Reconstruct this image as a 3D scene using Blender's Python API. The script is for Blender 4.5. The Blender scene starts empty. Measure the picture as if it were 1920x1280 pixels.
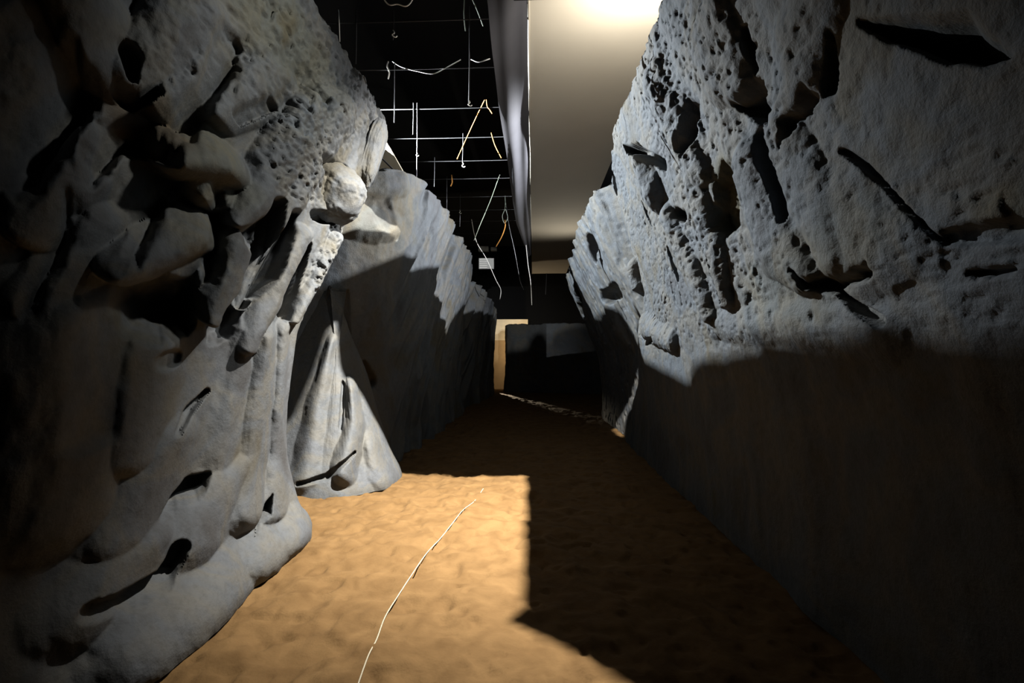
import bpy, bmesh, math, random
import numpy as np
from mathutils import Vector, Euler
from mathutils.geometry import tessellate_polygon

scn = bpy.context.scene
C = scn.collection
random.seed(4)

# ------------------------------------------------------------------ camera
CAM = np.array([0.0, 0.0, 1.5])
F = 960.0
PITCH, YAW = math.radians(1.49), math.radians(2.39)
cam = bpy.data.objects.new('camera', bpy.data.cameras.new('camera'))
cam.data.lens = 18.0
cam.data.sensor_width = 36.0
cam.data.clip_start = 0.02
cam.location = CAM
cam.rotation_euler = (math.pi / 2 + PITCH, 0, YAW)
C.objects.link(cam)
scn.camera = cam
FWD = np.array([-math.sin(YAW) * math.cos(PITCH), math.cos(YAW) * math.cos(PITCH), math.sin(PITCH)])
RGT = np.array([math.cos(YAW), math.sin(YAW), 0.0])
UPV = np.cross(RGT, FWD)

def proj(P):
    q = np.asarray(P, float) - CAM
    d = q @ FWD
    d = np.where(d < 0.05, np.nan, d)
    return 960 + F * (q @ RGT) / d, 640 - F * (q @ UPV) / d, d

def ray(px, py):
    return FWD + RGT * (px - 960) / F + UPV * (640 - py) / F

def on_z(px, py, z):                      # point of the photo on a level plane
    r = ray(px, py); return CAM + r * ((z - CAM[2]) / r[2])

def on_y(px, py, y):                      # point of the photo at a depth along the passage
    r = ray(px, py); return CAM + r * (y / r[1])

def on_x(px, py, x):
    r = ray(px, py); return CAM + r * (x / r[0])

# ------------------------------------------------------------------ world, lights, exposure
scn.view_settings.view_transform = 'Standard'
scn.view_settings.look = 'None'
scn.view_settings.gamma = 1.0
scn.view_settings.use_curve_mapping = False
scn.view_settings.exposure = 0.0
w = bpy.data.worlds.new('dark_hall'); scn.world = w; w.use_nodes = True
w.node_tree.nodes['Background'].inputs[0].default_value = (0.8, 0.9, 1.0, 1)
w.node_tree.nodes['Background'].inputs[1].default_value = 0.0002

def spot(name, loc, target, watt, size, blend, radius, col=(1, 1, 1)):
    l = bpy.data.lights.new(name, 'SPOT'); l.energy = watt; l.color = col
    l.spot_size = math.radians(size); l.spot_blend = blend; l.shadow_soft_size = radius
    o = bpy.data.objects.new(name, l); C.objects.link(o); o.location = loc
    o.rotation_euler = (Vector(target) - Vector(loc)).to_track_quat('-Z', 'Y').to_euler()
    return o

LA = np.array([0.35, 3.62, 4.30])         # work light hung under the cloth ceiling, with an added cut-out mask
LB = (-2.75, 7.0, 4.95)                  # floodlight behind the left rock
LC = (1.95, 8.0, 4.70)                   # floodlight behind the right rock
LE = (1.15, 12.2, 3.58)
spot('stage_lamp', LA, LA + np.array([.08, .64, -.75]), 9800, 144, 1.0, 0.0005, (1, 0.97, 0.92))
spot('added_upper_fill', (0.75, 2.7, 4.25), (-1.75, 3.4, 3.0), 420, 66, 1.0, .14, (0.97, 0.98, 0.95))  # unseen fill spot, added to brighten the upper left noses
spot('added_end_fill', LE, (-.1, 20.5, 2.5), 700, 36, 1.0, .001, (1, .98, .92))  # unseen spot, added to brighten the end rock
spot('flood_left', LB, (1.2, 8.0, 2.9), 5000, 130, 0.5, 0.0006, (0.88, 0.95, 1))
spot('flood_right', LC, (-1.8, 9.5, 3.2), 2600, 140, 0.5, 0.0006, (0.95, 0.97, 1))
def point(name, loc, watt, radius, col):
    l = bpy.data.lights.new(name, 'POINT'); l.energy = watt; l.shadow_soft_size = radius; l.color = col
    o = bpy.data.objects.new(name, l); o.location = loc; C.objects.link(o)
spot('unseen_cloth_lamp', (1.02, 4.3, 4.2), (0.9, 5.3, 4.9), 250, 165, 1.0, .05, (1, 0.93, 0.82))
spot('unseen_cloth_lamp', (1.12, 14.2, 3.25), (0.7, 12.5, 4.9), 110, 165, 1.0, .05, (1, 0.93, 0.80))  # second uplight, added to brighten the far part of the cloth
point('back_room_lamp', (-.2, 21.5, 1.9), 75, .03, (1, 0.80, 0.55))
LS = (-1.97, 21.95, 1.0)
spot('back_room_spot', LS, (-.72, 18.3, 0), 1500, 26, 1.0, .0004, (1, .85, .62))

# ------------------------------------------------------------------ noise
def _lat(ix, iy, seed):
    h = (ix.astype(np.int64) * 374761393 + iy.astype(np.int64) * 668265263 + seed * 974634777) & 0xffffffff
    h = ((h ^ (h >> 13)) * 1274126177) & 0xffffffff
    h = (h ^ (h >> 16)) & 0xffff
    return h / 65535.0

def vnoise(x, y, seed=0):                 # 0..1
    ix, iy = np.floor(x), np.floor(y)
    fx, fy = x - ix, y - iy
    fx = fx * fx * fx * (fx * (fx * 6 - 15) + 10); fy = fy * fy * fy * (fy * (fy * 6 - 15) + 10)
    a = _lat(ix, iy, seed); b = _lat(ix + 1, iy, seed); c = _lat(ix, iy + 1, seed); d = _lat(ix + 1, iy + 1, seed)
    return (a * (1 - fx) + b * fx) * (1 - fy) + (c * (1 - fx) + d * fx) * fy

def fbm(x, y, oct=4, seed=0, gain=0.5):
    s, a, n = 0, 1.0, 0
    for k in range(oct):
        s = s + a * (vnoise(x, y, seed + k * 17) - 0.5); n += a; a *= gain
        x, y = x * 2.03 + 3.1, y * 2.03 + 7.7
    return s / n                           # about -0.5..0.5

def sstep(a, b, x):
    t = np.clip((x - a) / (b - a), 0, 1); return t * t * (3 - 2 * t)

# ------------------------------------------------------------------ materials
def new_mat(name):
    m = bpy.data.materials.new(name); m.use_nodes = True
    nt = m.node_tree; return m, nt, nt.nodes['Principled BSDF']

def flat_mat(name, col, rough=0.7, metal=0.0, var=0.0, scale=6.0, bump=0.0):
    m, nt, b = new_mat(name)
    b.inputs['Roughness'].default_value = rough; b.inputs['Metallic'].default_value = metal
    b.inputs['Base Color'].default_value = (*col, 1)
    tc = nt.nodes.new('ShaderNodeTexCoord'); nz = nt.nodes.new('ShaderNodeTexNoise')
    nz.inputs['Scale'].default_value = scale; nz.inputs['Detail'].default_value = 6
    nt.links.new(tc.outputs['Object'], nz.inputs['Vector'])
    if var:
        r = nt.nodes.new('ShaderNodeValToRGB')
        r.color_ramp.elements[0].position = .3; r.color_ramp.elements[1].position = .7
        r.color_ramp.elements[0].color = (*[c * (1 - var) for c in col], 1)
        r.color_ramp.elements[1].color = (*[min(1, c * (1 + var)) for c in col], 1)
        nt.links.new(nz.outputs['Fac'], r.inputs['Fac']); nt.links.new(r.outputs['Color'], b.inputs['Base Color'])
    if bump:
        bp = nt.nodes.new('ShaderNodeBump'); bp.inputs['Strength'].default_value = bump; bp.inputs['Distance'].default_value = 0.02
        nt.links.new(nz.outputs['Fac'], bp.inputs['Height']); nt.links.new(bp.outputs['Normal'], b.inputs['Normal'])
    return m

def rock_mat(name, stops, patch=1.3, grain=0.6, spec=0.25):
    """painted plaster: blue-grey and beige patches, speckles, grainy bump"""
    m, nt, b = new_mat(name); N, L = nt.nodes.new, nt.links.new
    b.inputs['Roughness'].default_value = 0.8; b.inputs['Specular IOR Level'].default_value = spec
    tc = N('ShaderNodeTexCoord')
    n1 = N('ShaderNodeTexNoise'); n1.inputs['Scale'].default_value = patch; n1.inputs['Detail'].default_value = 4; n1.inputs['Roughness'].default_value = .55
    n1.inputs['Distortion'].default_value = .4
    L(tc.outputs['Object'], n1.inputs['Vector'])
    r = N('ShaderNodeValToRGB'); cr = r.color_ramp
    cr.elements[0].position, cr.elements[0].color = stops[0][0], (*stops[0][1], 1)
    cr.elements[1].position, cr.elements[1].color = stops[-1][0], (*stops[-1][1], 1)
    for p, c in stops[1:-1]:
        e = cr.elements.new(p); e.color = (*c, 1)
    L(n1.outputs['Fac'], r.inputs['Fac'])
    n2 = N('ShaderNodeTexNoise'); n2.inputs['Scale'].default_value = 26; n2.inputs['Detail'].default_value = 8; n2.inputs['Roughness'].default_value = .65
    L(tc.outputs['Object'], n2.inputs['Vector'])
    r2 = N('ShaderNodeValToRGB'); r2.color_ramp.elements[0].position = .32; r2.color_ramp.elements[1].position = .55
    r2.color_ramp.elements[0].color = (.55, .53, .5, 1); r2.color_ramp.elements[1].color = (1, 1, 1, 1)
    L(n2.outputs['Fac'], r2.inputs['Fac'])
    mx = N('ShaderNodeMix'); mx.data_type = 'RGBA'; mx.blend_type = 'MULTIPLY'; mx.inputs['Factor'].default_value = .4
    L(r.outputs['Color'], mx.inputs['A']); L(r2.outputs['Color'], mx.inputs['B'])
    at = N('ShaderNodeAttribute'); at.attribute_name = 'paint'
    m2 = N('ShaderNodeMix'); m2.data_type = 'RGBA'; m2.blend_type = 'MULTIPLY'; m2.inputs['Factor'].default_value = 1
    L(mx.outputs['Result'], m2.inputs['A']); L(at.outputs['Color'], m2.inputs['B'])
    L(m2.outputs['Result'], b.inputs['Base Color'])
    n3 = N('ShaderNodeTexNoise'); n3.inputs['Scale'].default_value = 55; n3.inputs['Detail'].default_value = 6; n3.inputs['Roughness'].default_value = .6
    L(tc.outputs['Object'], n3.inputs['Vector'])
    bp = N('ShaderNodeBump'); bp.inputs['Strength'].default_value = grain; bp.inputs['Distance'].default_value = .012
    L(n3.outputs['Fac'], bp.inputs['Height']); L(bp.outputs['Normal'], b.inputs['Normal'])
    return m

GREY = [(.32, (.050, .050, .050)), (.43, (.066, .070, .074)), (.50, (.080, .077, .068)), (.57, (.066, .070, .073)), (.68, (.064, .058, .044))]
BLUE = [(.32, (.050, .052, .056)), (.44, (.064, .072, .080)), (.51, (.082, .079, .071)), (.58, (.064, .070, .076)), (.68, (.064, .057, .042))]
M_rockL = rock_mat('painted_plaster_rock', GREY, 1.4, .35)
M_rockR = rock_mat('blue_grey_plaster_rock', BLUE, 1.2, .6)
M_rockF = rock_mat('pale_far_rock', BLUE, .8, .4)
M_sand = None
M_black = flat_mat('black_hall_paint', (.004, .004, .004), .95)
M_rod = flat_mat('dull_steel_rod', (.085, .085, .088), .45, .5, .2)
M_wire = flat_mat('white_cable_sheath', (.85, .83, .78), .5)
M_orange = flat_mat('orange_strap', (.45, .19, .035), .7)
M_green = flat_mat('pale_green_string', (.45, .5, .4), .6)
M_tan = flat_mat('tan_painted_board', (.50, .34, .17), .8, 0, .1, 3)
M_cream = flat_mat('cream_board', (.78, .66, .45), .7, 0, .08, 5)
M_clothW = flat_mat('cream_ceiling_cloth', (.40, .365, .30), .85, 0, .06, .7)
M_clothG = flat_mat('grey_scrim', (.034, .034, .041), .9, 0, .15, 2)
M_string = flat_mat('white_string', (.30, .26, .18), .8)
M_metal = flat_mat('black_lamp_metal', (.02, .02, .02), .6)

# ------------------------------------------------------------------ object helpers
def tag(o, label=None, cat=None, group=None, kind=None):
    if label: o['label'] = label
    if cat: o['category'] = cat
    if group: o['group'] = group
    if kind: o['kind'] = kind
    return o

def empty(name, loc=(0, 0, 0)):
    o = bpy.data.objects.new(name, None); o.location = loc; C.objects.link(o); return o

def obj_np(name, V, Fc, mat, parent=None, smooth=True):
    me = bpy.data.meshes.new(name)
    V = np.asarray(V, np.float32); Fc = np.asarray(Fc, np.int32)
    me.vertices.add(len(V)); me.vertices.foreach_set('co', V.ravel())
    n = Fc.shape[1]
    me.loops.add(Fc.size); me.loops.foreach_set('vertex_index', Fc.ravel())
    me.polygons.add(len(Fc)); me.polygons.foreach_set('loop_start', np.arange(len(Fc), dtype=np.int32) * n)
    me.update(calc_edges=True); me.validate()
    if smooth: me.polygons.foreach_set('use_smooth', np.ones(len(me.polygons), bool))
    me.materials.append(mat)
    o = bpy.data.objects.new(name, me); C.objects.link(o)
    if parent: o.parent = parent
    return o

def grid_faces(nr, nc):
    i = np.arange(nr * nc).reshape(nr, nc)
    return np.stack([i[:-1, :-1].ravel(), i[:-1, 1:].ravel(), i[1:, 1:].ravel(), i[1:, :-1].ravel()], 1)

def obj_bm(name, bm, mat, parent=None, smooth=False):
    me = bpy.data.meshes.new(name); bm.to_mesh(me); bm.free()
    if smooth:
        for p in me.polygons: p.use_smooth = True
    me.materials.append(mat)
    o = bpy.data.objects.new(name, me); C.objects.link(o)
    if parent: o.parent = parent
    return o

def box_bm(bm, c, s, rz=0):
    r = bmesh.ops.create_cube(bm, size=1)
    for v in r['verts']:
        x, y, z = v.co.x * s[0], v.co.y * s[1], v.co.z * s[2]
        v.co = (c[0] + x * math.cos(rz) - y * math.sin(rz), c[1] + x * math.sin(rz) + y * math.cos(rz), c[2] + z)

def tube(name, pts, r, mat, parent=None, seg=6, sub=6):
    """a smooth tube through the points; r one radius or one per point"""
    P = np.array(pts, float)
    R = np.full(len(P), r) if np.isscalar(r) else np.array(r, float)
    if sub > 1 and len(P) > 2:
        Q, RR = [], []
        for k in range(len(P) - 1):
            p0, p1, p2, p3 = P[max(k - 1, 0)], P[k], P[k + 1], P[min(k + 2, len(P) - 1)]
            for j in range(sub):
                t = j / sub
                Q.append(.5 * (2 * p1 + (p2 - p0) * t + (2 * p0 - 5 * p1 + 4 * p2 - p3) * t * t + (3 * p1 - p0 - 3 * p2 + p3) * t ** 3))
                RR.append(R[k] * (1 - t) + R[k + 1] * t)
        Q.append(P[-1]); RR.append(R[-1]); P, R = np.array(Q), np.array(RR)
    T = np.gradient(P, axis=0); T /= np.linalg.norm(T, axis=1)[:, None] + 1e-9
    ref = np.array([0.13, 0.31, 0.94]) if abs(T[0][2]) < .8 else np.array([.95, .2, .1])
    A = np.cross(T, ref); A /= np.linalg.norm(A, axis=1)[:, None] + 1e-9
    B = np.cross(T, A)
    V, n = [], len(P)
    for k in range(n):
        for j in range(seg):
            a = 2 * math.pi * j / seg
            V.append(P[k] + R[k] * (A[k] * math.cos(a) + B[k] * math.sin(a)))
    Fc = [[k * seg + j, k * seg + (j + 1) % seg, (k + 1) * seg + (j + 1) % seg, (k + 1) * seg + j] for k in range(n - 1) for j in range(seg)]
    return obj_np(name, V, Fc, mat, parent)

def set_tint(o, T):
    at = o.data.color_attributes.new('paint', 'FLOAT_COLOR', 'POINT')
    at.data.foreach_set('color', np.concatenate([T, np.ones((len(T), 1))], 1).astype(np.float32).ravel())

# ------------------------------------------------------------------ rock sheets
class Rock:
    """A cast rock skin standing on the floor: a plan path, a leaning profile, and sculpted relief along its normal."""
    def __init__(self, path, side, zs, us, lean, top=None, shift=None, ulean=None):
        P = np.array(path, float)
        for _ in range(3):                                        # Chaikin rounding
            Q = [P[0]]
            for a, b in zip(P[:-1], P[1:]): Q += [a * .75 + b * .25, a * .25 + b * .75]
            P = np.array(Q + [P[-1]])
        L = np.concatenate([[0], np.cumsum(np.linalg.norm(np.diff(P, axis=0), axis=1))])
        self.L = L[-1]
        self.u = us(L[-1]) if callable(us) else us
        x, y = np.interp(self.u, L, P[:, 0]), np.interp(self.u, L, P[:, 1])
        tx, ty = np.gradient(x, self.u), np.gradient(y, self.u)
        k = np.ones(9) / 9
        tx = np.convolve(np.pad(tx, 4, 'edge'), k, 'valid'); ty = np.convolve(np.pad(ty, 4, 'edge'), k, 'valid')
        n = np.hypot(tx, ty); self.nx, self.ny = side * ty / n, -side * tx / n
        self.z = zs
        self.U, self.Z = np.meshgrid(self.u, zs)                  # rows z, cols u
        lz, lo = zip(*lean)
        off = np.interp(zs, lz, lo)
        off = np.convolve(np.pad(off, 12, 'edge'), np.ones(25) / 25, 'valid')[:, None]
        ul = np.ones_like(self.u) if ulean is None else np.interp(y, *zip(*ulean))
        topz = np.full_like(self.u, zs[-1]) if top is None else np.interp(y, *zip(*top))
        self.Z = self.Z * (topz / zs[-1])[None, :]
        off = np.interp(self.Z, zs, off[:, 0]) * ul[None, :]
        self.NX = np.broadcast_to(self.nx, self.U.shape); self.NY = np.broadcast_to(self.ny, self.U.shape)
        X = x[None, :] + self.NX * off; Y = y[None, :] + self.NY * off
        if shift is not None:
            y0, y1, pts = shift
            Y = Y + sstep(y0, y1, y)[None, :] * np.interp(self.Z, *zip(*pts))
        self.B = np.stack([X, Y, self.Z], -1)
        self.y = Y
        self.D = np.zeros_like(self.U); self.add = np.zeros_like(self.U)
        self.cutd = np.zeros_like(self.U)
        # metric coordinates for noise
        self.s = Y + 0.0
        self.k = 1.0; self.hc = .04
        self.tint = np.ones(self.U.shape + (3,))
    def lean_to(self, dx, dy):
        """ribs swell towards the entrance instead of straight out of the wall"""
        m = sstep(.35, .75, self.ny)[None, :]
        n = math.hypot(dx, dy)
        self.NX = (dx / n) * (1 - m) + self.NX * m; self.NY = (dy / n) * (1 - m) + self.NY * m
    def loc(self, px, py, h=0.0):
        P = self.B.copy()
        P[..., 0] += self.NX * h; P[..., 1] += self.NY * h
        x, y, d = proj(P.reshape(-1, 3))
        e = (x - px) ** 2 + (y - py) ** 2
        e = np.where(np.isnan(e), 1e12, e)
        m = e.min()
        ok = np.where(e < m + 9)[0]
        i = ok[np.argmin(d[ok])]
        return self.U.ravel()[i], self.Z.ravel()[i]
    def _seg(self, pts, rs):
        best = np.full_like(self.U, 1e9)
        rs = [rs] * len(pts) if np.isscalar(rs) else rs
        if len(pts) == 1: pts, rs = pts * 2, list(rs) * 2
        S = np.array([1 / self.k, 1.0]); U = self.U / self.k
        for (a, b, ra, rb) in zip(pts[:-1], pts[1:], rs[:-1], rs[1:]):
            a = np.array(a) * S; b = np.array(b) * S
            d = b - a; l2 = max(d @ d, 1e-9)
            t = np.clip(((U - a[0]) * d[0] + (self.Z - a[1]) * d[1]) / l2, 0, 1)
            q = np.hypot(U - a[0] - t * d[0], self.Z - a[1] - t * d[1]) / (ra + (rb - ra) * t)
            best = np.minimum(best, q)
        return best
    def stain(self, px, r, col, amt=1.0):
        """a paint stain or tint with its own ragged outline"""
        q = self._seg([self.loc(x, y) for x, y in px], r)
        m = amt * (1 - sstep(.35, 1.15, q * (1 + 1.2 * fbm(self.U * 5, self.Z * 5, 4, 55))))
        self.tint *= 1 + m[..., None] * (np.array(col) - 1)
    def lobe(self, px, rs, h, p=0.85, wob=.18, at=None):
        """rounded rib or nose through photo points; radii in metres, crest height h"""
        pts = at or [self.loc(x, y, h * .7) for x, y in px]
        q = self._seg(pts, rs)
        q = q * (1 + wob * 2 * fbm(self.U * 4, self.Z * 4, 3, int(abs(px[0][0] * 7 + px[0][1])) if px else 5))
        v = h * np.clip(1 - q * q, 0, 1) ** p
        self.D = np.maximum(self.D, v)
    def cut(self, px, rs, depth, edge=.5, wob=.25, at=None):
        pts = at or [self.loc(x, y, self.hc) for x, y in px]
        q = self._seg(pts, rs)
        q = q * (1 + wob * 2 * fbm(self.U * 6, self.Z * 6, 3, 91))
        self.cutd = np.maximum(self.cutd, depth * (1 - sstep(edge, 1.05, q)))
    def hole(self, poly, depth, soft=.03, wob=.03):
        P = np.array([self.loc(x, y, self.hc) for x, y in poly])
        U = self.U + wob * 2 * fbm(self.U * 9, self.Z * 9, 3, 5); Z = self.Z + wob * 2 * fbm(self.U * 9, self.Z * 9, 3, 8)
        d = np.full_like(U, 1e9); ins = np.zeros(U.shape, bool)
        for a, b in zip(P, np.roll(P, -1, 0)):
            e = b - a; t = np.clip(((U - a[0]) * e[0] + (Z - a[1]) * e[1]) / max(e @ e, 1e-9), 0, 1)
            d = np.minimum(d, np.hypot(U - a[0] - t * e[0], Z - a[1] - t * e[1]))
            c = (a[1] > Z) != (b[1] > Z)
            with np.errstate(divide='ignore', invalid='ignore'):
                xi = (b[0] - a[0]) * (Z - a[1]) / (b[1] - a[1] if b[1] != a[1] else 1e-9) + a[0]
            ins ^= c & (U < xi)
        d = np.where(ins, -d, d)
        self.cutd = np.maximum(self.cutd, depth * (1 - sstep(-soft * 2, soft, d)))
    def blob(self, px, r):
        """soft 0..1 mask around photo points"""
        return 1 - sstep(.5, 1.2, self._seg([self.loc(x, y) for x, y in px], r))
    def flutes(self, slope, wave, seed=3, stretch=5.0, warp=.5):
        """ridged ribs that lean along the passage: -.5...5"""
        a = math.atan(slope)
        s = self.y; z = self.Z
        s2 = s + warp * fbm(s * .9, z * .9, 3, seed + 5)
        acr = s2 * math.cos(a) - z * math.sin(a); alo = s2 * math.sin(a) + z * math.cos(a)
        n = fbm(acr / wave, alo / (wave * stretch), 3, seed, .45)
        return n
    def build(self, name, mat, droop=.25, rim=.28, parent=None, edge_noise=.03, deep=1.1):
        D = self.add + self.D - self.cutd
        B = self.B.copy()
        B[..., 0] += self.NX * D; B[..., 1] += self.NY * D
        B[..., 2] -= droop * np.maximum(self.D + np.maximum(self.add, 0) * .5 - np.maximum(self.cutd, 0) * .3, 0) * sstep(.8, 1.8, self.Z)
        top = B[-1:].copy()
        rows = [B]
        nz1 = fbm(self.u * 5, self.u * 0 + 2, 4, 77)[None, :]
        top[..., 2] += edge_noise * 2 * nz1
        rows.append(top * 1.0)
        for back, down in ((.35 * rim, -.03), (.75 * rim, -.02), (rim, .03), (1.2 * rim, .2), (rim + .75 * deep, 1.5), (rim + deep, 9)):
            t = top.copy()
            t[..., 0] -= self.nx * back; t[..., 1] -= self.ny * back
            t[..., 2] = np.maximum(t[..., 2] - down + .04 * fbm(self.u * 7, self.u * 0 + back * 9, 4, 31)[None, :], 0)
            rows.append(t)
        V = np.concatenate(rows, 0)
        nr, nc = V.shape[:2]
        o = obj_np(name, V.reshape(-1, 3), grid_faces(nr, nc), mat, parent)
        T = np.concatenate([self.tint, np.ones((nr - self.tint.shape[0], nc, 3))], 0).reshape(-1, 3)
        set_tint(o, T)
        return o

def lin(a, b, st): return np.linspace(a, b, max(4, int(abs(b - a) / st)))

# ------------------------------------------------------------------ near left rock
R = Rock([(-2.05, -.6), (-2.05, 2.0), (-2.0, 4.0), (-2.02, 4.15), (-2.2, 4.25), (-3.2, 4.5)], 1, lin(0, 4.06, .010), lambda L: lin(0, L, .0105),
         [(0, .20), (.25, .10), (.7, 0), (2.0, .06), (3, .22), (4.06, .44)],
         shift=(2.3, 4.1, [(0, .05), (1.1, 0), (1.7, .10), (2.14, .36), (2.66, .72), (3.17, .86), (3.87, 1.08), (4.06, 1.2)]))
near_left = R; R.k = 1.7; R.lean_to(.62, -.78)
y, z = R.y, R.Z
up = sstep(1.5, 2.0, z + .25 * fbm(y, z, 2, 4))
R.add += up * (.15 * R.flutes(.55, .42, 3) + .07 * R.flutes(.6, .17, 9))
R.add += (1 - up) * (.16 * R.flutes(.12, .5, 13, 4) + .03 * R.flutes(.1, .2, 23, 4))
R.add += .10 * fbm(y * .8, z * .8, 3, 2)
# ribs and noses of the upper part
R.lobe([(345, 250), (428, 268)], [.13, .14], .42)
R.lobe([(400, 330), (390, 270)], [.12, .14], .32)
R.lobe([(230, 470), (375, 410)], [.12, .14], .38)
R.lobe([(360, 450), (330, 480)], [.12, .10], .22)
R.lobe([(450, 390), (500, 340), (565, 240), (600, 170)], [.07, .11, .12, .09], .32)
R.lobe([(405, 570), (440, 470), (455, 430)], [.09, .14, .10], .34)
R.lobe([(460, 560), (500, 470), (545, 365), (590, 290), (645, 190)], [.05, .07, .09, .10, .15], .20)
R.lobe([(470, 640), (510, 560), (545, 490), (578, 430)], [.08, .11, .09, .07], .20)
R.lobe([(560, 590), (600, 520), (640, 440)], [.06, .07, .07], .16)
R.lobe([(250, 120), (330, 70), (390, 0)], [.12, .17, .16], .20)
R.lobe([(290, 165), (360, 120), (420, 60)], [.08, .07, .06], .22)
R.lobe([(190, 90), (170, 0)], [.14, .16], .16)
R.lobe([(60, 420), (140, 300), (170, 250)], [.10, .12, .10], .16)
R.lobe([(90, 560), (150, 480), (190, 400)], [.12, .12, .10], .14)
R.lobe([(420, 200), (480, 170), (540, 130)], [.08, .10, .12], .16)
R.lobe([(480, 60), (520, 20)], [.20, .2], .10, .8)
# lower soft folds
R.lobe([(110, 960), (130, 760), (160, 590)], [.24, .26, .22], .20, 1.4)
R.lobe([(255, 860), (268, 700), (285, 630)], [.16, .20, .16], .16, 1.4)
R.lobe([(425, 900), (440, 760), (455, 690), (462, 610)], [.16, .13, .11, .08], .10, 1.8)
R.lobe([(470, 960), (485, 850), (497, 740), (508, 620)], [.20, .17, .15, .10], .17, 1.7)
R.lobe([(520, 960), (526, 850), (528, 740), (540, 610)], [.16, .12, .10, .08], .14, 1.6)
R.lobe([(370, 1010), (430, 910), (470, 870)], [.22, .22, .16], .16, 1.5)
R.lobe([(230, 1000), (285, 900), (330, 820)], [.2, .2, .14], .14, 1.5)
R.lobe([(500, 1050), (560, 1005)], [.24, .20], .20, 1.5)
R.lobe([(300, 1200), (420, 1115)], [.30, .26], .22, 1.5)
R.lobe([(160, 1150), (230, 1060), (300, 1000)], [.2, .2, .14], .12, 1.5)
# recesses and slits
R.hc = .20
R.hole([(232, 500), (300, 510), (372, 520), (380, 560), (355, 612), (300, 625), (235, 605), (205, 560)], .42, .05)
R.hole([(470, 520), (420, 560), (398, 600), (400, 640), (440, 630), (460, 590), (478, 540)], .30, .03)
R.hole([(405, 300), (432, 320), (428, 400), (405, 500), (380, 520), (395, 430)], .28, .04)
R.hole([(452, 400), (480, 393), (520, 380), (525, 400), (505, 440), (478, 445), (460, 425)], .25, .03)
R.hole([(180, 190), (250, 200), (335, 235), (330, 265), (230, 255), (165, 300), (150, 250)], .35, .05)
R.hole([(60, 170), (130, 60), (170, 120), (120, 220), (70, 310), (20, 330), (5, 260)], .38, .07)
R.hole([(240, 440), (300, 340), (312, 360), (260, 450)], .25, .04)
R.hole([(40, 560), (95, 430), (125, 330), (140, 360), (100, 470), (60, 560)], .25, .06)
R.cut([(245, 60), (250, 100)], [.05, .025], .2)
R.cut([(235, 142), (270, 140), (302, 132)], [.045, .03, .02], .2)
R.cut([(455, 190), (520, 165)], [.03, .03], .12)
R.cut([(500, 520), (545, 430), (560, 385)], [.05, .05, .04], .18)
R.cut([(550, 590), (575, 510), (590, 450)], [.04, .04, .035], .18)
R.cut([(395, 735), (365, 770), (338, 808)], [.02, .03, .02], .12)
R.hc = .12
R.hole([(395, 890), (350, 905), (322, 935), (303, 972), (335, 950), (372, 935), (388, 915)], .22, .02, .01)
R.hole([(515, 930), (500, 955), (482, 1010), (496, 985), (512, 965)], .20, .012, .01)
R.cut([(340, 1025), (310, 1090), (250, 1120), (170, 1145)], [.05, .05, .055, .04], .16)
R.cut([(318, 665)], .06, .09)
R.cut([(175, 800), (185, 700), (195, 590)], [.10, .11, .10], .07, .1)
R.stain([(390, 290), (400, 320)], .2, (.85, .8, .6), .8)
R.stain([(370, 420)], .2, (.85, .78, .6), .6)
R.stain([(250, 215), (310, 235)], .12, (.8, .6, .4), .9)
R.stain([(520, 60)], .35, (.85, .83, .65), .8)
R.stain([(640, 180), (560, 240)], .14, (1.35, 1.42, 1.5), .8)  # paler bluish tint along the crest and upper rib
R.hc = .22
for gp in ([(528, 352), (509, 434), (483, 488), (466, 555)], [(562, 380), (537, 445), (512, 498), (485, 540)], [(590, 455), (562, 524), (547, 578)]):
    R.cut(gp, [.03, .055, .06, .04][:len(gp)], .36, .6)
R.cut([(625, 288), (668, 300)], [.07, .05], .3)
R.cut([(612, 392), (642, 398)], [.06, .05], .3)
R.cut([(440, 30), (410, 110), (350, 200)], [.05, .05, .05], .12)
# pitted plaster near the top edge
pit = np.clip(R.blob([(640, 190), (600, 260), (560, 330)], .22) + R.blob([(560, 30), (640, 110), (690, 200)], .25) + R.blob([(600, 520), (640, 440)], .14)
              + .6 * R.blob([(500, 60), (480, 130)], .3) + .5 * R.blob([(360, 130), (300, 180)], .12), 0, 1)
R.add += pit * (.07 * fbm(y * 10, z * 17, 3, 41) - .028 * sstep(.62, .80, vnoise(y * 17, z * 30, 51)) - .02 * sstep(.6, .8, vnoise(y * 30, z * 50, 53)))
R.add += (.012 + .02 * up) * fbm(y * 14, z * 14, 4, 61)
nl = R.build('rock_formation', M_rockL, .35)
tag(nl, 'tall near left grey plaster rock wall with drooping ribs and dark hollows', 'rock wall')

def boulder(name, c, r, rot, mat, parent, seed, rough=.10, crease=None):
    bm = bmesh.new(); bmesh.ops.create_icosphere(bm, subdivisions=6, radius=1)
    V = np.array([v.co for v in bm.verts]); Fc = np.array([[v.index for v in f.verts] for f in bm.faces]); bm.free()
    V = np.sign(V) * np.abs(V) ** .72
    d = 1 + rough * 1.4 * sum(fbm(V[:, i] * 1.7, V[:, j] * 1.7, 4, seed + i) for i, j in ((0, 1), (1, 2), (2, 0))) / 1.5 + .03 * sum(fbm(V[:, i] * 8, V[:, j] * 8, 3, seed + 5 + i) for i, j in ((0, 1), (1, 2), (2, 0)))
    if crease is not None: d = d - .22 * np.exp(-((V @ np.array(crease)) / .12) ** 2)
    V = V * d[:, None] * np.array(r)
    M = np.array(Euler(rot).to_matrix()); V = V @ M.T + np.array(c)
    o = obj_np(name, V, Fc, mat, parent); set_tint(o, np.ones((len(V), 3)))
    return o
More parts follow.
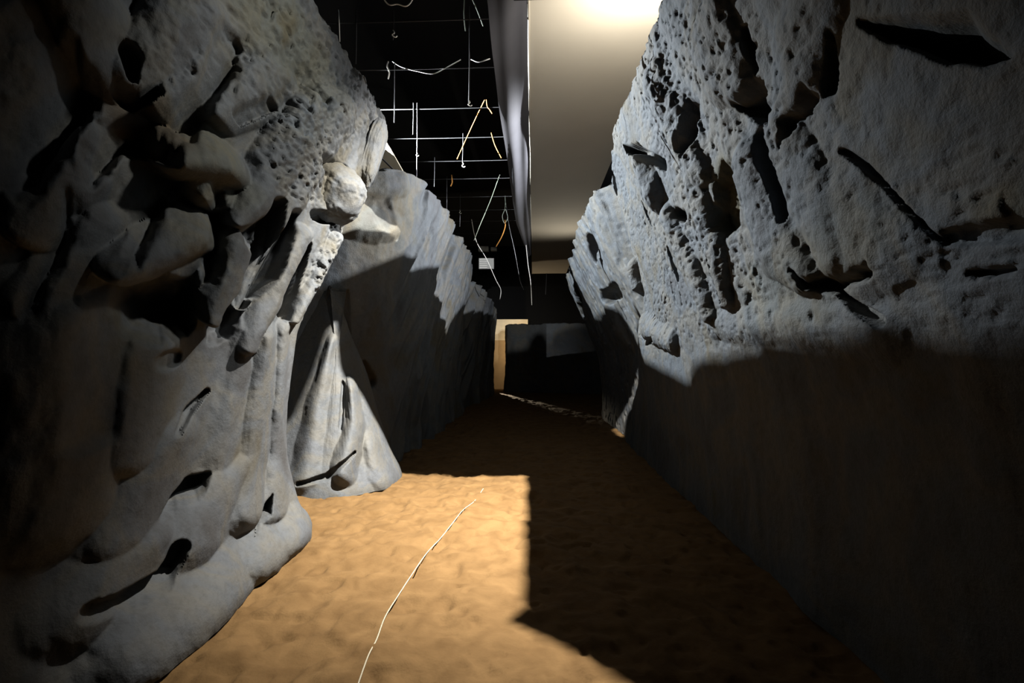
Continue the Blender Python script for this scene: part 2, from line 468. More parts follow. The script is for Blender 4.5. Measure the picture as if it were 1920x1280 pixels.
k = boulder('rock_nose', on_y(626, 362, 4.6), (.24, .24, .25), (.1, .6, -.3), M_rockL, nl, 3, .22, (.8, -.6, .1))
k['label'] = 'pale rock nose, the larger of two'
k = boulder('rock_nose', on_y(592, 366, 4.5), (.13, .2, .21), (.2, .5, -.2), M_rockL, nl, 13, .2)
k['label'] = 'smaller pale rock nose beside the larger one'
k = boulder('rock_fin', on_y(700, 288, 5.2), (.09, .20, .33), (.1, .28, .2), M_rockL, nl, 9, .2)
k['label'] = 'smooth pale rock fin'

# ------------------------------------------------------------------ left recessed rock behind it
R = Rock([(-4.0, 5.75), (-3.0, 5.95), (-2.35, 6.3), (-1.98, 7.2), (-1.93, 8.5), (-1.92, 11), (-1.95, 13.7), (-2.3, 14.2), (-3.0, 14.3)], 1, lin(0, 4.06, .016), lambda L: lin(0, L, .016),
         [(0, .12), (.4, .02), (1.5, 0), (3, .18), (4.06, .36)],
         top=[(5.5, 3.5), (6.2, 3.72), (6.9, 3.98), (7.4, 4.06), (14, 4.0)])
y, z = R.y, R.Z; R.lean_to(.75, -.66)
far = sstep(6.9, 7.8, y)
R.add += far * (.95 * (.12 - np.abs(R.flutes(.8, .62, 5, 7, .3))) + .30 * (.1 - np.abs(R.flutes(.8, .30, 25, 6))))
R.add += (1 - far) * (.14 * R.flutes(.15, .5, 15, 3) + .10 * fbm(y * 1.5, z * 1.5, 3, 7) )
R.stain([(660, 360), (700, 440), (760, 400)], .5, (1.12, 1.02, .82), .9)
R.lobe([(675, 420), (740, 425)], [.22, .22], .10, 1.2)
R.lobe([(690, 350), (760, 345)], [.15, .2], .08, 1.2)
R.stain([(735, 350), (748, 338)], .16, (.5, .5, .52), .8); R.stain([(722, 398)], .17, (.5, .5, .52), .9)
R.cut([(722, 402)], .2, .05)
R.cut([(690, 690), (705, 715)], [.12, .1], .12)
R.add += .02 * fbm(y * 12, z * 12, 4, 62)
rl = R.build('rock_formation', M_rockF, .2)
tag(rl, 'long left rock wall with fluted ribs, set back behind the nearest left rock', 'rock wall')

# bare board showing behind its crest
pts = [on_y(x, y, 7.6) for x, y in [(722, 262), (766, 340), (760, 375), (690, 375), (700, 310)]]
V = [p for p in pts] + [p + np.array([.01, .03, 0]) for p in pts]
bm = bmesh.new(); vs_ = [bm.verts.new(v) for v in V]
bm.faces.new(vs_[:5]); bm.faces.new(vs_[5:][::-1])
for i in range(5): bm.faces.new((vs_[i], vs_[(i + 1) % 5], vs_[5 + (i + 1) % 5], vs_[5 + i]))
bd = obj_bm('board', bm, flat_mat('bare_board', (.30, .27, .20), .8, 0, .1, 3))
tag(bd, 'plain beige board standing up behind the crest of the recessed left rock', 'board')

# flowing foot of rock on the lit sand
R = Rock([(-3.6, 5.75), (-3.0, 5.55), (-2.5, 5.35), (-2.1, 5.3), (-1.78, 5.6), (-1.62, 6.1), (-1.75, 6.6), (-2.2, 6.9)], 1, lin(0, 2.35, .010), lambda L: lin(0, L, .010),
         [(0, .06), (.08, .04), (.3, -.08), (.7, -.22), (1.2, -.36), (1.7, -.52), (2.35, -.70)],
         top=[(5.3, 2.25), (5.6, 2.3), (5.75, 2.2), (5.95, 1.75), (6.3, 1.3), (6.8, 1.1)])
y, z = R.y, R.Z
R.lean_to(.3, -.95)
R.lobe([(565, 890), (590, 760), (618, 640)], [.22, .20, .12], .13, 1.5)
R.lobe([(645, 880), (668, 790), (662, 730)], [.18, .19, .15], .20, 1.2)
R.lobe([(722, 895), (700, 840)], [.24, .20], .13, 1.6)
R.cut([(560, 902), (612, 893), (640, 868), (668, 843)], [.03, .04, .035, .02], .10, wob=.1)
R.cut([(640, 800), (645, 720)], [.05, .05], .06)
R.add += .06 * fbm(R.U * 2, z * 1.5, 3, 3) + .008 * fbm(R.U * 15, z * 15, 3, 8)
rb = R.build('rock_buttress', M_rockL, .15, rim=.1, deep=.1)
tag(rb, 'pale flowing rock foot with a curved slit, brightly lit where it meets the sand', 'rock')

# far left rock
R = Rock([(-2.6, 13.6), (-1.9, 13.9), (-1.72, 16), (-1.60, 18.6), (-1.56, 20.0), (-1.9, 20.6), (-2.6, 20.7)], 1, lin(0, 3.95, .025), lambda L: lin(0, L, .025),
         [(0, .05), (.5, 0), (2, .04), (3.95, .22)], top=[(13.6, 3.45), (15, 3.6), (18, 3.38), (20, 3.08), (20.6, 2.9)])
y, z = R.y, R.Z; R.lean_to(.75, -.66)
R.add += .9 * (.1 - np.abs(R.flutes(.8, .62, 35, 6))) + .06 * fbm(y * 4, z * 4, 3, 3)
rf = R.build('rock_formation', M_rockF, .2)
tag(rf, 'farthest left rock wall, low ribbed piece beside the lit doorway gap', 'rock wall')

# ------------------------------------------------------------------ near right rock
R = Rock([(1.62, -.6), (1.62, 2.0), (1.60, 5.0), (1.60, 8.6), (1.62, 9.3), (1.75, 9.6), (2.2, 9.8)], -1, lin(0, 4.06, .011), lambda L: lin(0, L, .011),
         [(0, .02), (.4, 0), (1.2, .04), (1.6, .12), (2.3, .22), (3, .36), (4.06, .68)],
         top=[(0, 4.06), (7.6, 4.06), (8.7, 3.95), (9.4, 3.7)],
         shift=(4.5, 9.5, [(0, -.1), (.5, -.6), (1.0, -1.3), (1.6, -1.8), (2.2, -2.6), (4.06, -2.7)]))
y, z = R.y, R.Z; R.k = 1.6; R.lean_to(-.8, -.6)
up = sstep(1.35, 1.75, z + .3 * fbm(y * .8, z, 2, 6))
nearp = 1 - sstep(2.3, 2.9, y - .15 * (z - 2))
R.add += up * (1 - .75 * nearp) * (.11 * R.flutes(.40, .38, 4, 7, .5) + .05 * R.flutes(.42, .16, 19, 6))
R.add += .08 * fbm(y * .9, z * .9, 3, 12) * up + (1 - up) * (.10 * R.flutes(.0, .35, 43, 8))
R.add += .06 * nearp * up
# knobs and ribs
R.lobe([(1190, 300), (1215, 360)], [.16, .2], 0.17)
R.lobe([(1172, 500), (1180, 540)], [.14, .14], 0.17)
R.lobe([(1215, 150), (1250, 230), (1300, 330)], [.16, .16, .12], 0.11)
R.lobe([(1290, 330), (1330, 470), (1350, 560)], [.10, .12, .08], 0.11)
R.lobe([(1240, 400), (1290, 520), (1320, 590)], [.12, .13, .08], 0.13)
R.lobe([(1390, 300), (1450, 460), (1500, 520)], [.14, .18, .10], 0.10)
R.lobe([(1450, 250), (1530, 400), (1560, 480)], [.14, .16, .10], 0.08)
R.lobe([(1320, 60), (1350, 130), (1380, 170)], [.2, .18, .10], 0.11)
R.lobe([(1500, 60), (1490, 160)], [.2, .16], 0.08)
R.lobe([(1560, 400), (1640, 480)], [.2, .18], .05, 1.0)
R.lobe([(1200, 610), (1250, 640)], [.16, .15], .12, .9)
R.lobe([(1330, 610), (1450, 605), (1640, 630)], [.12, .16, .14], .05, 1.2)
# hollows
R.hole([(1612, 38), (1690, 40), (1760, 36), (1815, 34), (1855, 62), (1893, 98), (1850, 110), (1790, 108), (1740, 92), (1660, 68)], .30, .018, .012)
R.hole([(1375, 190), (1400, 158), (1426, 147), (1432, 190), (1443, 228), (1410, 218), (1395, 205)], .35, .03)
R.hole([(1472, 262), (1476, 225), (1500, 200), (1515, 168), (1532, 180), (1520, 205), (1500, 215), (1490, 255)], .28, .025)
R.hole([(1280, 185), (1300, 190), (1296, 255), (1288, 292), (1274, 280), (1277, 230)], .35, .035)
R.hole([(1548, 180), (1556, 100), (1562, 60), (1568, 110), (1566, 175), (1556, 178)], .22, .018)
R.hole([(1332, 425), (1332, 340), (1345, 305), (1376, 310), (1380, 360), (1378, 420), (1355, 440)], .14, .03)
R.cut([(1165, 278), (1190, 275), (1225, 300), (1238, 308)], [.05, .06, .06, .05], .25)
R.cut([(1145, 330), (1150, 365)], [.06, .06], .25)
R.cut([(1200, 390), (1212, 412)], [.09, .05], .26)
R.cut([(1262, 395), (1275, 405)], [.06, .05], .16)
R.cut([(1395, 50), (1405, 90), (1417, 128)], [.02, .025, .02], .12)
R.cut([(1580, 278), (1610, 300), (1660, 345), (1700, 390), (1760, 445)], [.012, .016, .012, .010, .008], .05)
R.hole([(1495, 503), (1530, 520), (1560, 525), (1585, 512), (1630, 490), (1640, 508), (1600, 522), (1570, 540), (1535, 545)], .25, .02)
R.cut([(1565, 545), (1605, 570), (1648, 595)], [.02, .025, .03], .12)
R.cut([(1820, 507), (1860, 508), (1898, 500)], [.010, .015, .012], .08)
R.cut([(1780, 440), (1830, 430), (1900, 425)], [.03, .04, .04], .06)
R.cut([(1170, 555), (1200, 545)], [.08, .07], .24)
R.cut([(1205, 640), (1225, 632)], [.06, .04], .16)
R.cut([(1245, 470), (1262, 520)], [.05, .05], .16)
R.cut([(1310, 430), (1350, 560)], [.04, .03], .12)
R.cut([(1420, 250), (1470, 400)], [.05, .03], .12)
R.stain([(1350, 330), (1355, 410)], .13, (.75, .66, .40), .9)
R.stain([(1600, 450), (1420, 540), (1500, 560)], .22, (1.05, 1.0, .85), .8)
R.stain([(1900, 380)], .1, (1.05, .9, .6), .8)
rough = np.clip(up * (1 - .5 * nearp) * (.6 + 1.2 * fbm(y * 1.1, z * 1.1, 2, 71)), 0, 1)
R.add += rough * (1 - .6 * sstep(3.6, 5, y)) * (.035 * fbm(y * 10, z * 18, 3, 41) - .025 * sstep(.70, .84, vnoise(y * 12, z * 21, 52)) - .025 * sstep(.70, .84, vnoise(y * 20, z * 36, 57)))
R.add += .02 * fbm(y * 12, z * 12, 4, 63)
rr = R.build('rock_formation', M_rockR, .3)
tag(rr, 'huge near right blue-grey rock wall, pitted, with dark hollows and an eye-shaped slit', 'rock wall')

# second right rock
R = Rock([(2.6, 6.6), (1.95, 6.9), (1.80, 7.5), (1.72, 9.5), (1.6, 12.2), (1.75, 12.8), (2.6, 13.0)], -1, lin(0, 3.8, .016), lambda L: lin(0, L, .016),
         [(0, .02), (.6, .0), (1.5, .1), (2.2, .36), (3, .72), (3.8, 1.0)], top=[(6.6, 3.75), (7.5, 3.8), (8.3, 3.75), (12.4, 3.35), (13, 3.2)])
y, z = R.y, R.Z; R.k = 1.6; R.lean_to(-.75, -.66)
up = sstep(1.3, 2.0, z)
R.add += up * (.20 * R.flutes(.3, .42, 8, 5, .4) + .09 * R.flutes(.35, .18, 29, 4)) + .04 * fbm(y * 6, z * 6, 3, 15)
R.cut([(1103, 455), (1106, 480)], [.16, .12], .3)
R.cut([(1066, 515), (1078, 560), (1086, 590)], [.12, .16, .12], .5)
R.cut([(1128, 555), (1150, 545)], [.14, .12], .3)
R.add -= .05 * rough.mean() * sstep(.66, .8, vnoise(y * 9, z * 9, 52))
r2 = R.build('rock_formation', M_rockR, .25)
tag(r2, 'second right rock wall, bright ribbed crest beyond the near right rock', 'rock wall')

# rock end piece across the passage
R = Rock([(-1.14, 21.3), (-1.12, 20.75), (-1.05, 20.6), (0, 20.45), (1.3, 20.1), (2.6, 19.8)], 1, lin(0, 2.71, .03), lambda L: lin(0, L, .03),
         [(0, .1), (.4, 0), (2.8, 0)])
y, z = R.y, R.Z
R.add += .12 * fbm(R.U * 1.4, z * .5, 3, 9) + .05 * fbm(R.U * 4, z * 4, 3, 19)
re_ = R.build('rock_formation', M_rockF, .1)
tag(re_, 'low dark rock wall closing the far end of the passage', 'rock wall')

# ------------------------------------------------------------------ floor, ceiling, back wall
def sand_mat():
    m, nt, b = new_mat('loose_tan_sand'); N, L = nt.nodes.new, nt.links.new
    b.inputs['Roughness'].default_value = .9; b.inputs['Specular IOR Level'].default_value = .15
    tc = N('ShaderNodeTexCoord'); n1 = N('ShaderNodeTexNoise'); n1.inputs['Scale'].default_value = 5.5; n1.inputs['Detail'].default_value = 6; n1.inputs['Distortion'].default_value = .6
    L(tc.outputs['Object'], n1.inputs['Vector'])
    r = N('ShaderNodeValToRGB'); r.color_ramp.elements[0].position = .3; r.color_ramp.elements[1].position = .7
    r.color_ramp.elements[0].color = (.076, .041, .0135, 1); r.color_ramp.elements[1].color = (.116, .066, .0245, 1)
    L(n1.outputs['Fac'], r.inputs['Fac']); L(r.outputs['Color'], b.inputs['Base Color'])
    n2 = N('ShaderNodeTexNoise'); n2.inputs['Scale'].default_value = 60; n2.inputs['Detail'].default_value = 6
    L(tc.outputs['Object'], n2.inputs['Vector'])
    bp = N('ShaderNodeBump'); bp.inputs['Strength'].default_value = .35; bp.inputs['Distance'].default_value = .01
    L(n2.outputs['Fac'], bp.inputs['Height']); L(bp.outputs['Normal'], b.inputs['Normal'])
    return m
M_sand = sand_mat()
xs = np.concatenate([lin(-6, -2.3, .15), lin(-2.29, 2.0, .018), lin(2.1, 6, .15)])
ys = np.concatenate([lin(-6, 1.2, .15), lin(1.25, 8, .018), lin(8.05, 26, .06)])
X, Y = np.meshgrid(xs, ys)
def floor_h(X, Y):
    h = .04 * fbm(X * 2.2, Y * 2.2, 3, 5) + .06 * fbm(X * 5.5 + .4 * Y, Y * 5.5, 3, 15) + .008 * fbm(X * 22, Y * 22, 2, 25)
    h = h - .022 * sstep(.68, .82, vnoise(X * 5.2, Y * 4.2, 33)) - .016 * sstep(.80, .88, vnoise(X * 12, Y * 12, 44))
    return h
fl = obj_np('floor', np.stack([X, Y, floor_h(X, Y)], -1).reshape(-1, 3), grid_faces(*X.shape), M_sand)
tag(fl, kind='structure')
def slab(name, c, s, mat):
    bm = bmesh.new(); box_bm(bm, c, s); return tag(obj_bm(name, bm, mat), kind='structure')
slab('ceiling', (0, 10, 7.05), (12, 32, .1), M_black)
slab('wall_back', (0, 25.9, 3.5), (12, .1, 7), M_black)
slab('wall_left', (-6, 10, 3.5), (.1, 32, 7), M_black)
slab('wall_right', (6, 10, 3.5), (.1, 32, 7), M_black)
slab('wall_front', (0, -6, 3.5), (12, .1, 7), M_black)

# lit partition seen through the gap beside the end rock
p = empty('partition', (-.9, 22.5, 0))
bm = bmesh.new(); box_bm(bm, (-.55, 0, 1.07), (2.3, .06, 2.14)); obj_bm('lower_panel', bm, M_tan, p)
bm = bmesh.new(); box_bm(bm, (-.25, 0, 2.6), (1.82, .06, .92)); obj_bm('upper_board', bm, M_cream, p)
tag(p, 'tan partition with cream upper boards, lit behind the gap at the far end', 'partition')

# ------------------------------------------------------------------ cloth ceiling
ZC = 4.9
us = np.linspace(0, 1, 40); vs = np.linspace(0, 1, 160)
Uc, Vc = np.meshgrid(us, vs)
Yc = 2.2 + Vc * (21.4 - 2.2)
Xc = -.045 + .02 * fbm(Yc * .8, Yc * 0, 2, 3) + Uc * 1.42
Zc = ZC + .012 * fbm(Xc * 1.5, Yc * .35, 3, 4)
top = np.stack([Xc, Yc, Zc], -1)
cl = empty('ceiling_cloth', (.6, 10, ZC))
V = (top - np.array([.6, 10, ZC])).reshape(-1, 3)
o = obj_np('cloth_panel', np.concatenate([V, V + np.array([0, 0, .012])]), np.concatenate([grid_faces(160, 40)[:, ::-1], grid_faces(160, 40) + len(V)]), M_clothW, cl)
o = tube('edge_hem', [np.array([-.045 + .02 * fbm(np.array([yy * .8]), np.array([0.]), 2, 3)[0], yy, ZC - .004]) - np.array([.6, 10, ZC]) for yy in np.linspace(2.2, 21.4, 60)], .012, M_clothW, cl, 6, 2)
tag(cl, 'long cream stretched ceiling cloth above the right rock, brightly lit', 'ceiling cloth')

# torn grey scrim hanging along the edge of the cloth
zt = lambda t: 4.95 - .25 * t
left = [(905, -40), (915, 10), (923, 100), (934, 190), (948, 280), (958, 350), (968, 420), (990, 480)]
rows = []
for i, t in enumerate(np.linspace(0, 1, 60)):
    k = t * (len(left) - 1); a = int(min(k, len(left) - 2)); f = k - a
    px, py = [left[a][j] * (1 - f) + left[a + 1][j] * f for j in (0, 1)]
    Lp = on_z(px, py, 4.62 + .1 * t)
    Rp = np.array([-.06, Lp[1] * (1 + .02 * t), 4.87])
    row = []
    for s in np.linspace(0, 1, 16):
        q = Lp * (1 - s) + Rp * s
        q = q + np.array([0, 0, -.03 * math.sin(math.pi * s) + .03 * math.sin(9 * s + 4 * t) * s * (1 - s) * 4 + .02 * math.sin(23 * t + 3 * s)])
        row.append(q)
    rows.append(row)
V = np.array(rows).reshape(-1, 3)
sc = obj_np('grey_scrim', np.concatenate([V, V + np.array([.0, 0, .006])]), np.concatenate([grid_faces(60, 16), grid_faces(60, 16)[:, ::-1] + len(V)]), M_clothG)
tag(sc, 'torn grey fabric strip hanging along the left edge of the cream ceiling cloth', 'fabric')

# ------------------------------------------------------------------ ceiling grid of thin rods
ZG = 5.1
for i, yy in enumerate([5.36, 6.28, 7.32, 8.33, 9.34, 10.3, 11.5, 12.55, 13.6, 15]):
    o = tube('grid_rod', [(-5.95, yy, ZG + .01 * math.sin(i)), (-1.5, yy + .01, ZG - .015), (0.3, yy, ZG)], .006, M_rod, None, 6, 3)
    tag(o, 'thin steel rod crossing the black ceiling, ' + ['nearest of the row', 'second from the front, with the white swagged cable', 'third from the front, with the orange strap knot', 'fourth from the front', 'fifth from the front', 'sixth from the front', 'seventh from the front', 'third from the far end', 'second from the far end', 'farthest of the row'][i], 'rod', 'ceiling grid rods')

HANG = [(668, 19, 120, 5.36), (738, 19, 75, 5.36), (740, 116, 230, 6.28), (775, 193, 252, 7.32), (782, 193, 335, 7.32), (815, 295, 350, 9.34), (838, 330, 420, 10.3), (880, 12, 195, 5.36), (863, 365, 425, 11.5), (868, 250, 306, 8.33)]
for i, (px, y0, y1, yy) in enumerate(HANG):
    a = on_y(px, y0, yy); b = on_y(px - 1, y1, yy)
    o = tube('hanging_rod', [a, (a + b) / 2 + np.array([.004, 0, 0]), b], .0055, M_rod, None, 6, 3)
    tag(o, 'thin rod hanging from the ' + ['nearest grid rod beside the left rock crest', 'nearest grid rod, ending in a white hook', 'second grid rod, below the dangling cable end', 'third grid rod, shorter of two together', 'third grid rod, longer of two together', 'fifth grid rod', 'sixth grid rod', 'nearest grid rod, close to the grey scrim', 'seventh grid rod, near the ribbed left rock', 'fourth grid rod, beneath the orange strap'][i], 'rod', 'rods hanging from the ceiling grid')

def wire(name, pxs, yy, r, mat, label, cat='cable'):
    ys_ = yy if isinstance(yy, (list, tuple)) else [yy] * len(pxs)
    o = tube(name, [on_y(x, y, q) for (x, y), q in zip(pxs, ys_)], r, mat, None, 6, 8)
    return tag(o, label, cat)
wire('cable', [(634, 18), (635, 30), (636, 50), (637, 78)], 5.36, .007, M_wire, 'white cable hanging straight down beside the crest of the near left rock')
wire('cable', [(690, -70), (722, 2), (745, 8), (770, 5), (800, -70)], 4.6, .006, M_wire, 'white cable sagging in a shallow curve at the very top of the dark ceiling')
wire('cable', [(736, 115), (752, 125), (780, 133), (812, 138), (835, 128), (864, 112)], 6.28, .006, M_wire, 'white cable swagged in a bow beneath the second grid rod')
wire('cable', [(883, 111), (898, 116), (919, 110)], 6.28, .007, M_wire, 'short white cable along a grid rod next to the grey scrim')
wire('cable', [(728, 115), (726, 124), (730, 136), (728, 148)], 6.28, .009, M_wire, 'white cable end dangling in a small hook below the second grid rod')
wire('strap', [(909, 187), (890, 226), (857, 298)], [7.32, 7.7, 8.2], .007, M_orange, 'long orange strap slanting down to the left from a grid rod', 'strap')
wire('strap', [(912, 187), (914, 200), (918, 205), (923, 213)], 7.32, .008, M_orange, 'short orange strap end dangling from the knot beside the grey scrim', 'strap')
wire('strap', [(921, 249), (928, 272), (940, 296)], 8.33, .008, M_orange, 'small orange strap piece lower down beside the grey scrim', 'strap')
wire('strap', [(847, 328), (848, 342), (845, 349)], 10.3, .014, M_orange, 'tiny orange tag tied on a hanging rod', 'strap')
wire('strap', [(947, 412), (947, 426), (940, 445), (930, 462)], [12.55, 12.55, 12.7, 13], .012, M_orange, 'orange strap hanging under a pale coil of string', 'strap')
wire('string', [(871, -5), (870, 28), (873, 58)], 5.4, .006, M_green, 'pale green string end hanging near the top', 'string')
wire('string', [(884, -5), (895, 20), (906, 49)], 5.4, .005, M_green, 'pale green string slanting down to the grey scrim', 'string')
wire('string', [(937, 328), (920, 375), (900, 422), (889, 450)], [10.3, 11, 11.6, 12], .008, M_green, 'pale string slanting down to the left from the scrim tip', 'string')
wire('string', [(949, 388), (947, 366), (947, 390), (942, 405), (946, 418), (952, 408), (948, 392)], 12.55, .008, M_green, 'pale coil of string hung in a loop under the scrim', 'string')
wire('string', [(947, 366), (954, 420), (965, 470), (975, 525), (982, 543)], 12.55, .008, M_rod, 'grey string hanging under the torn tip of the scrim', 'string')
wire('string', [(884, 411), (893, 452), (912, 485), (930, 525), (939, 543), (937, 562)], [13.6, 14, 14.2, 14.5, 14.8, 15], .010, M_wire, 'white string slanting down past the far vent, ending in a knot', 'string')
wire('string', [(984, 434), (990, 495), (995, 530), (997, 572)], 15, .010, M_wire, 'white string hanging straight down from the scrim tip', 'string')
wire('string', [(1025, 511), (1024, 530), (1023, 552)], 21.3, .009, M_rod, 'grey string hanging under the far end of the ceiling cloth', 'string')
def clip(px, py, yy, s, label):
    c = on_y(px, py, yy); s = s * .55
    pts = [c + np.array([0, 0, s]), c + np.array([s * .3, 0, s * .4]), c + np.array([-s * .2, 0, -s * .1]), c + np.array([s * .5, 0, -s * .6]), c + np.array([s * .9, 0, -s * .3])]
    return tag(tube('wire_hook', pts, s * .13, M_wire, None, 6, 5), label, 'hook')
clip(737, 65, 5.36, .09, 'bent white wire hook at the end of a hanging rod near the top')
clip(879, 195, 5.36, .07, 'small pale hook on a rod by the orange strap knot')
clip(867, 310, 8.33, .09, 'pale wire hook beneath the lower end of the orange strap')
clip(781, 290, 7.32, .07, 'pale hook beside the long hanging rod, above the left rock crest')
clip(862, 398, 11.5, .08, 'small pale hook lower in the dark grid near the ribbed rock')

# pale vents far off under the ceiling
for (x, y, ww, hh, lab) in [(907, 467, .34, .16, 'pale square ceiling box above the far left rock, nearer the passage'), (926, 467, .2, .12, 'small pale ceiling box beside a larger one, far off')]:
    c = on_y(x, y, 17); b = empty('ceiling_box', c)
    bm = bmesh.new(); box_bm(bm, (0, 0, 0), (ww, .2, hh)); obj_bm('box_body', bm, flat_mat('grey_box', (.5, .5, .46)), b)
    bm = bmesh.new(); box_bm(bm, (0, -.11, 0), (ww * .9, .02, hh * .85)); obj_bm('face_plate', bm, flat_mat('pale_face', (.55, .55, .5)), b)
    tag(b, lab, 'box')
c = on_y(912, 494, 17); b = empty('ceiling_vent', c)
bm = bmesh.new(); box_bm(bm, (0, 0, .0), (.5, .04, .36)); obj_bm('vent_plate', bm, flat_mat('vent_grey', (.4, .4, .38)), b)
for k in range(5):
    bm = bmesh.new(); box_bm(bm, (-.1, -.03, -.14 + .07 * k), (.26, .03, .02)); obj_bm('slat', bm, M_wire, b)
tag(b, 'slatted ceiling vent far off above the left rock', 'vent')

# ------------------------------------------------------------------ string on the sand
pp = []
for (x, y) in [(668, 1290), (690, 1235), (706, 1195), (722, 1160), (745, 1115), (770, 1080), (800, 1035), (825, 1005), (848, 985), (868, 960), (890, 935), (906, 916)]:
    q = on_z(x, y, .01); pp.append([q[0], q[1], floor_h(np.array([q[0]]), np.array([q[1]]))[0] + .010])
tag(tube('floor_string', pp, .004, M_string, None, 6, 6), 'thin white string lying across the lit sand', 'string')

# ------------------------------------------------------------------ stage light with an added mask, cut to shape the lit patches (out of the picture overhead)
def plate_xy(P_):
    d = np.array(P_, float) - LA; t = -DZ / d[2]
    return (d[0] * t, d[1] * t)
DZ = .04
rng = np.random.RandomState(5)
wav = [(-.05 - .06 * abs(fbm(np.array([q * 3.1]), np.array([1.]), 3, 9)[0]) * 2 - .03 * rng.rand(), q, 0) for q in np.linspace(6.38, 3.1, 26)]
tgt = [(-.02, 6.42, 0)] + wav + [(-.16, 2.97, 0), (.12, 2.70, 0), (.42, 2.40, 0), (.60, 2.2, 0)]
hole1 = [plate_xy(q) for q in tgt] + [plate_xy(q) for q in [(-1.9, 2.1, 0), (-2.0, 1.7, .8), (-2.0, 1.3, 2.2), (-1.75, 1.6, 3.6)]] + [(-.46, -.02), (-.46, .18)]
hole1 += [plate_xy(q) for q in [(-1.6, 5.5, 3.95), (-1.8, 5.05, 2.7), (-2.03, 4.55, 1.75)]]
foot = [(548, 775, 5.75), (585, 690, 5.85), (616, 606, 5.9), (628, 600, 5.9), (629, 690, 5.85), (642, 704, 5.8), (664, 706, 5.85), (686, 728, 5.9), (694, 775, 6.05), (712, 810, 6.2), (735, 835, 6.3), (765, 880, 6.42)]
hole1 += [plate_xy(on_y(*q)) for q in foot] + [plate_xy((-1.3, 6.45, 0)), plate_xy((-.7, 6.42, 0))]
hole2 = [plate_xy(on_y(*q)) for q in [(610, 452, 6.2), (742, 457, 7.0), (748, 440, 7.0), (712, 434, 6.8), (690, 425, 6.7), (655, 395, 6.5), (610, 370, 6.2)]]
hole3 = [plate_xy(P_) for P_ in [on_x(1188, 636, 1.5), on_x(1196, 650, 1.5), on_x(1184, 690, 1.52), on_x(1170, 740, 1.55), on_x(1164, 812, 1.58), on_x(1147, 815, 1.6), on_x(1154, 765, 1.58), on_x(1174, 700, 1.54)]]
loops = [[(-.50, -.40), (.5, -.40), (.5, .30), (-.50, .30)], hole1, hole2, hole3]
big = [[Vector((x * 100, y * 100, 0)) for x, y in h] for h in loops]
flat = [(x, y) for h in loops for x, y in h]
tris = tessellate_polygon(big)
sl = empty('stage_light', LA)
n = len(flat)
VV = [(x, y, 0) for x, y in flat] + [(x, y, -.0008) for x, y in flat]
o = obj_np('added_light_mask', VV, [t for t in tris] + [(t[2] + n, t[1] + n, t[0] + n) for t in tris], M_metal, sl, False)
o.location = (0, 0, -DZ)
bm = bmesh.new(); bmesh.ops.create_cone(bm, segments=24, radius1=.07, radius2=.05, depth=.08, cap_ends=True)
for v in bm.verts: v.co.z += .055
obj_bm('lamp_housing', bm, M_metal, sl)
for cx_, cy_, sx_, sy_ in ((0, .29, 1, .004), (0, -.39, 1, .004), (.49, -.05, .004, .68), (-.49, -.05, .004, .68)):
    bm = bmesh.new(); box_bm(bm, (cx_, cy_, .03), (sx_, sy_, .14)); obj_bm('added_side_flap', bm, M_metal, sl)  # walls added to stop light slipping past the mask
tag(sl, 'black stage light with an added cut-out light mask hung under the cloth ceiling', 'stage light')

# floodlights behind the rock tops, each with an added ragged flap, shaped to keep light off the lower walls
def flood(loc, sgn, targets, label, arm):
    L = np.array(loc); dist = .05
    root = empty('floodlight', L)
    edge = []
    for T in targets:
        d = T - L; t = dist / abs(d[0]); edge.append((d[1] * t, d[2] * t))
    edge.sort()
    edge = [(edge[0][0] - .12, edge[0][1])] + edge + [(edge[-1][0] + .2, edge[-1][1])]
    V = [(sgn * dist, y, z) for y, z in edge] + [(sgn * dist, y, -.22) for y, z in edge]
    n = len(edge)
    V += [(v[0] + sgn * .001, v[1], v[2]) for v in V]
    Fq = [(i, i + 1, n + i + 1, n + i) for i in range(n - 1)] + [(2 * n + i, 3 * n + i, 3 * n + i + 1, 2 * n + i + 1) for i in range(n - 1)]
    obj_np('added_cutoff_flap', V, Fq, M_metal, root, False)
    bm = bmesh.new(); box_bm(bm, (-sgn * .07, 0, 0), (.1, .16, .12)); obj_bm('lamp_housing', bm, M_metal, root)
    tube('bracket', [(-sgn * .02, 0, -.05), (sgn * .45, .0, -.52), (sgn * arm[0], 0, arm[1])], .012, M_metal, root)
    bm = bmesh.new(); box_bm(bm, (sgn * .14, 0, .02), (.34, 2.4, .004))
    if sgn < 0: obj_bm('added_hood', bm, M_metal, root)  # added to keep this lamp off the cloth ceiling
    tag(root, label, 'floodlight')
tb = [(1960, 652), (1850, 657), (1760, 642), (1712, 618), (1690, 648), (1600, 650), (1500, 640), (1440, 636), (1400, 655), (1300, 668), (1278, 700), (1240, 680), (1205, 662), (1186, 640), (1188, 600)]
T = [on_x(x, y + 20, 1.5) for x, y in tb] + [on_x(x, y, 1.35) for x, y in [(1178, 565), (1150, 580), (1120, 606), (1092, 612), (1076, 580), (1062, 575)]]
flood(LB, 1, T, 'small black floodlight on the back of the left rock crest', (.86, -.93))
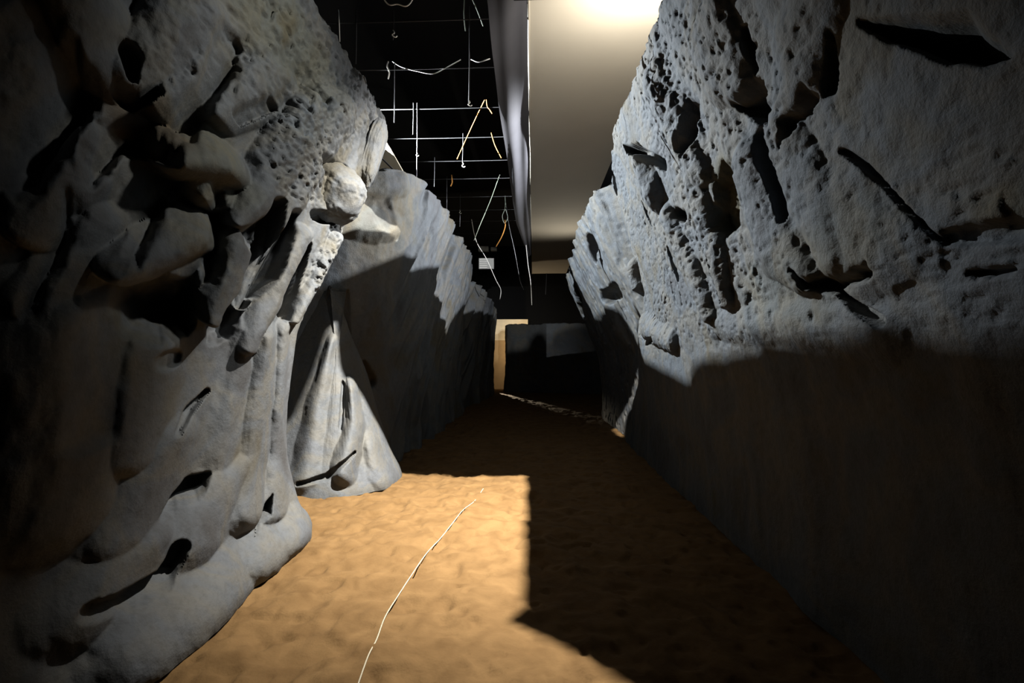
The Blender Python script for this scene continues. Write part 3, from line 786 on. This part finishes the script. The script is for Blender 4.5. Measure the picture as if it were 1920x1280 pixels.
T = [on_x(x, y, -2.15) for x, y in [(540, 640), (575, 570), (620, 543), (680, 510)]] + [on_x(x, y, -1.9) for x, y in [(750, 482), (770, 512), (806, 515), (813, 560), (830, 640), (846, 600)]] + [on_x(x, y, -1.7) for x, y in [(872, 572), (895, 588), (915, 602), (934, 640)]]
flood(LC, -1, T, 'small black floodlight on the back of the right rock crest', (.92, -.95))
# unseen lamp and flap, added to light the top of the end rock
el = empty('added_end_spotlight', LE)
ed = [(x, (z - LE[2]) / 8.2 * .05) for x, z in [((X - LE[0]) / 8.2 * .05, zz) for X, zz in [(-12, 1.68), (-.95, 1.66), (-.28, 1.72), (-.12, 2.1), (.05, 2.32), (.38, 2.34), (.62, 1.85), (.80, 2.3), (1.4, 2.5), (12, 2.6)]]]
V = [(x, .05, z) for x, z in ed] + [(x, .05, -.2) for x, z in ed]; n = len(ed)
V += [(x, .051, z) for x, y, z in V]
obj_np('added_cutoff_flap', V, [(i, i + 1, n + i + 1, n + i) for i in range(n - 1)] + [(2 * n + i, 3 * n + i, 3 * n + i + 1, 2 * n + i + 1) for i in range(n - 1)], M_metal, el, False)
bm = bmesh.new(); box_bm(bm, (0, -.05, .06), (.1, .08, .1)); obj_bm('lamp_housing', bm, M_metal, el)
tag(el, 'added unseen spotlight behind the crest of the second right rock', 'spotlight')
# lamp in the lit back space with two upright flaps added to narrow it to a slit
ls = empty('slit_light', LS)
ux, uy = .324, -.946; vx, vy = .946, .324
for sg in (-1, 1):
    bm = bmesh.new(); box_bm(bm, (ux * .05 + sg * vx * .0866, uy * .05 + sg * vy * .0866, 0), (.17, .001, .5), math.atan2(vy, vx)); obj_bm('added_door_flap', bm, M_metal, ls)
bm = bmesh.new(); box_bm(bm, (-ux * .08, -uy * .08, 0), (.1, .1, .14), math.atan2(vy, vx)); obj_bm('lamp_housing', bm, M_metal, ls)
bm = bmesh.new(); box_bm(bm, (0, 0, -.54), (.03, .03, .92)); obj_bm('stand', bm, M_metal, ls)
tag(ls, 'small lamp with added upright light flaps on a stand behind the far end rock', 'lamp')
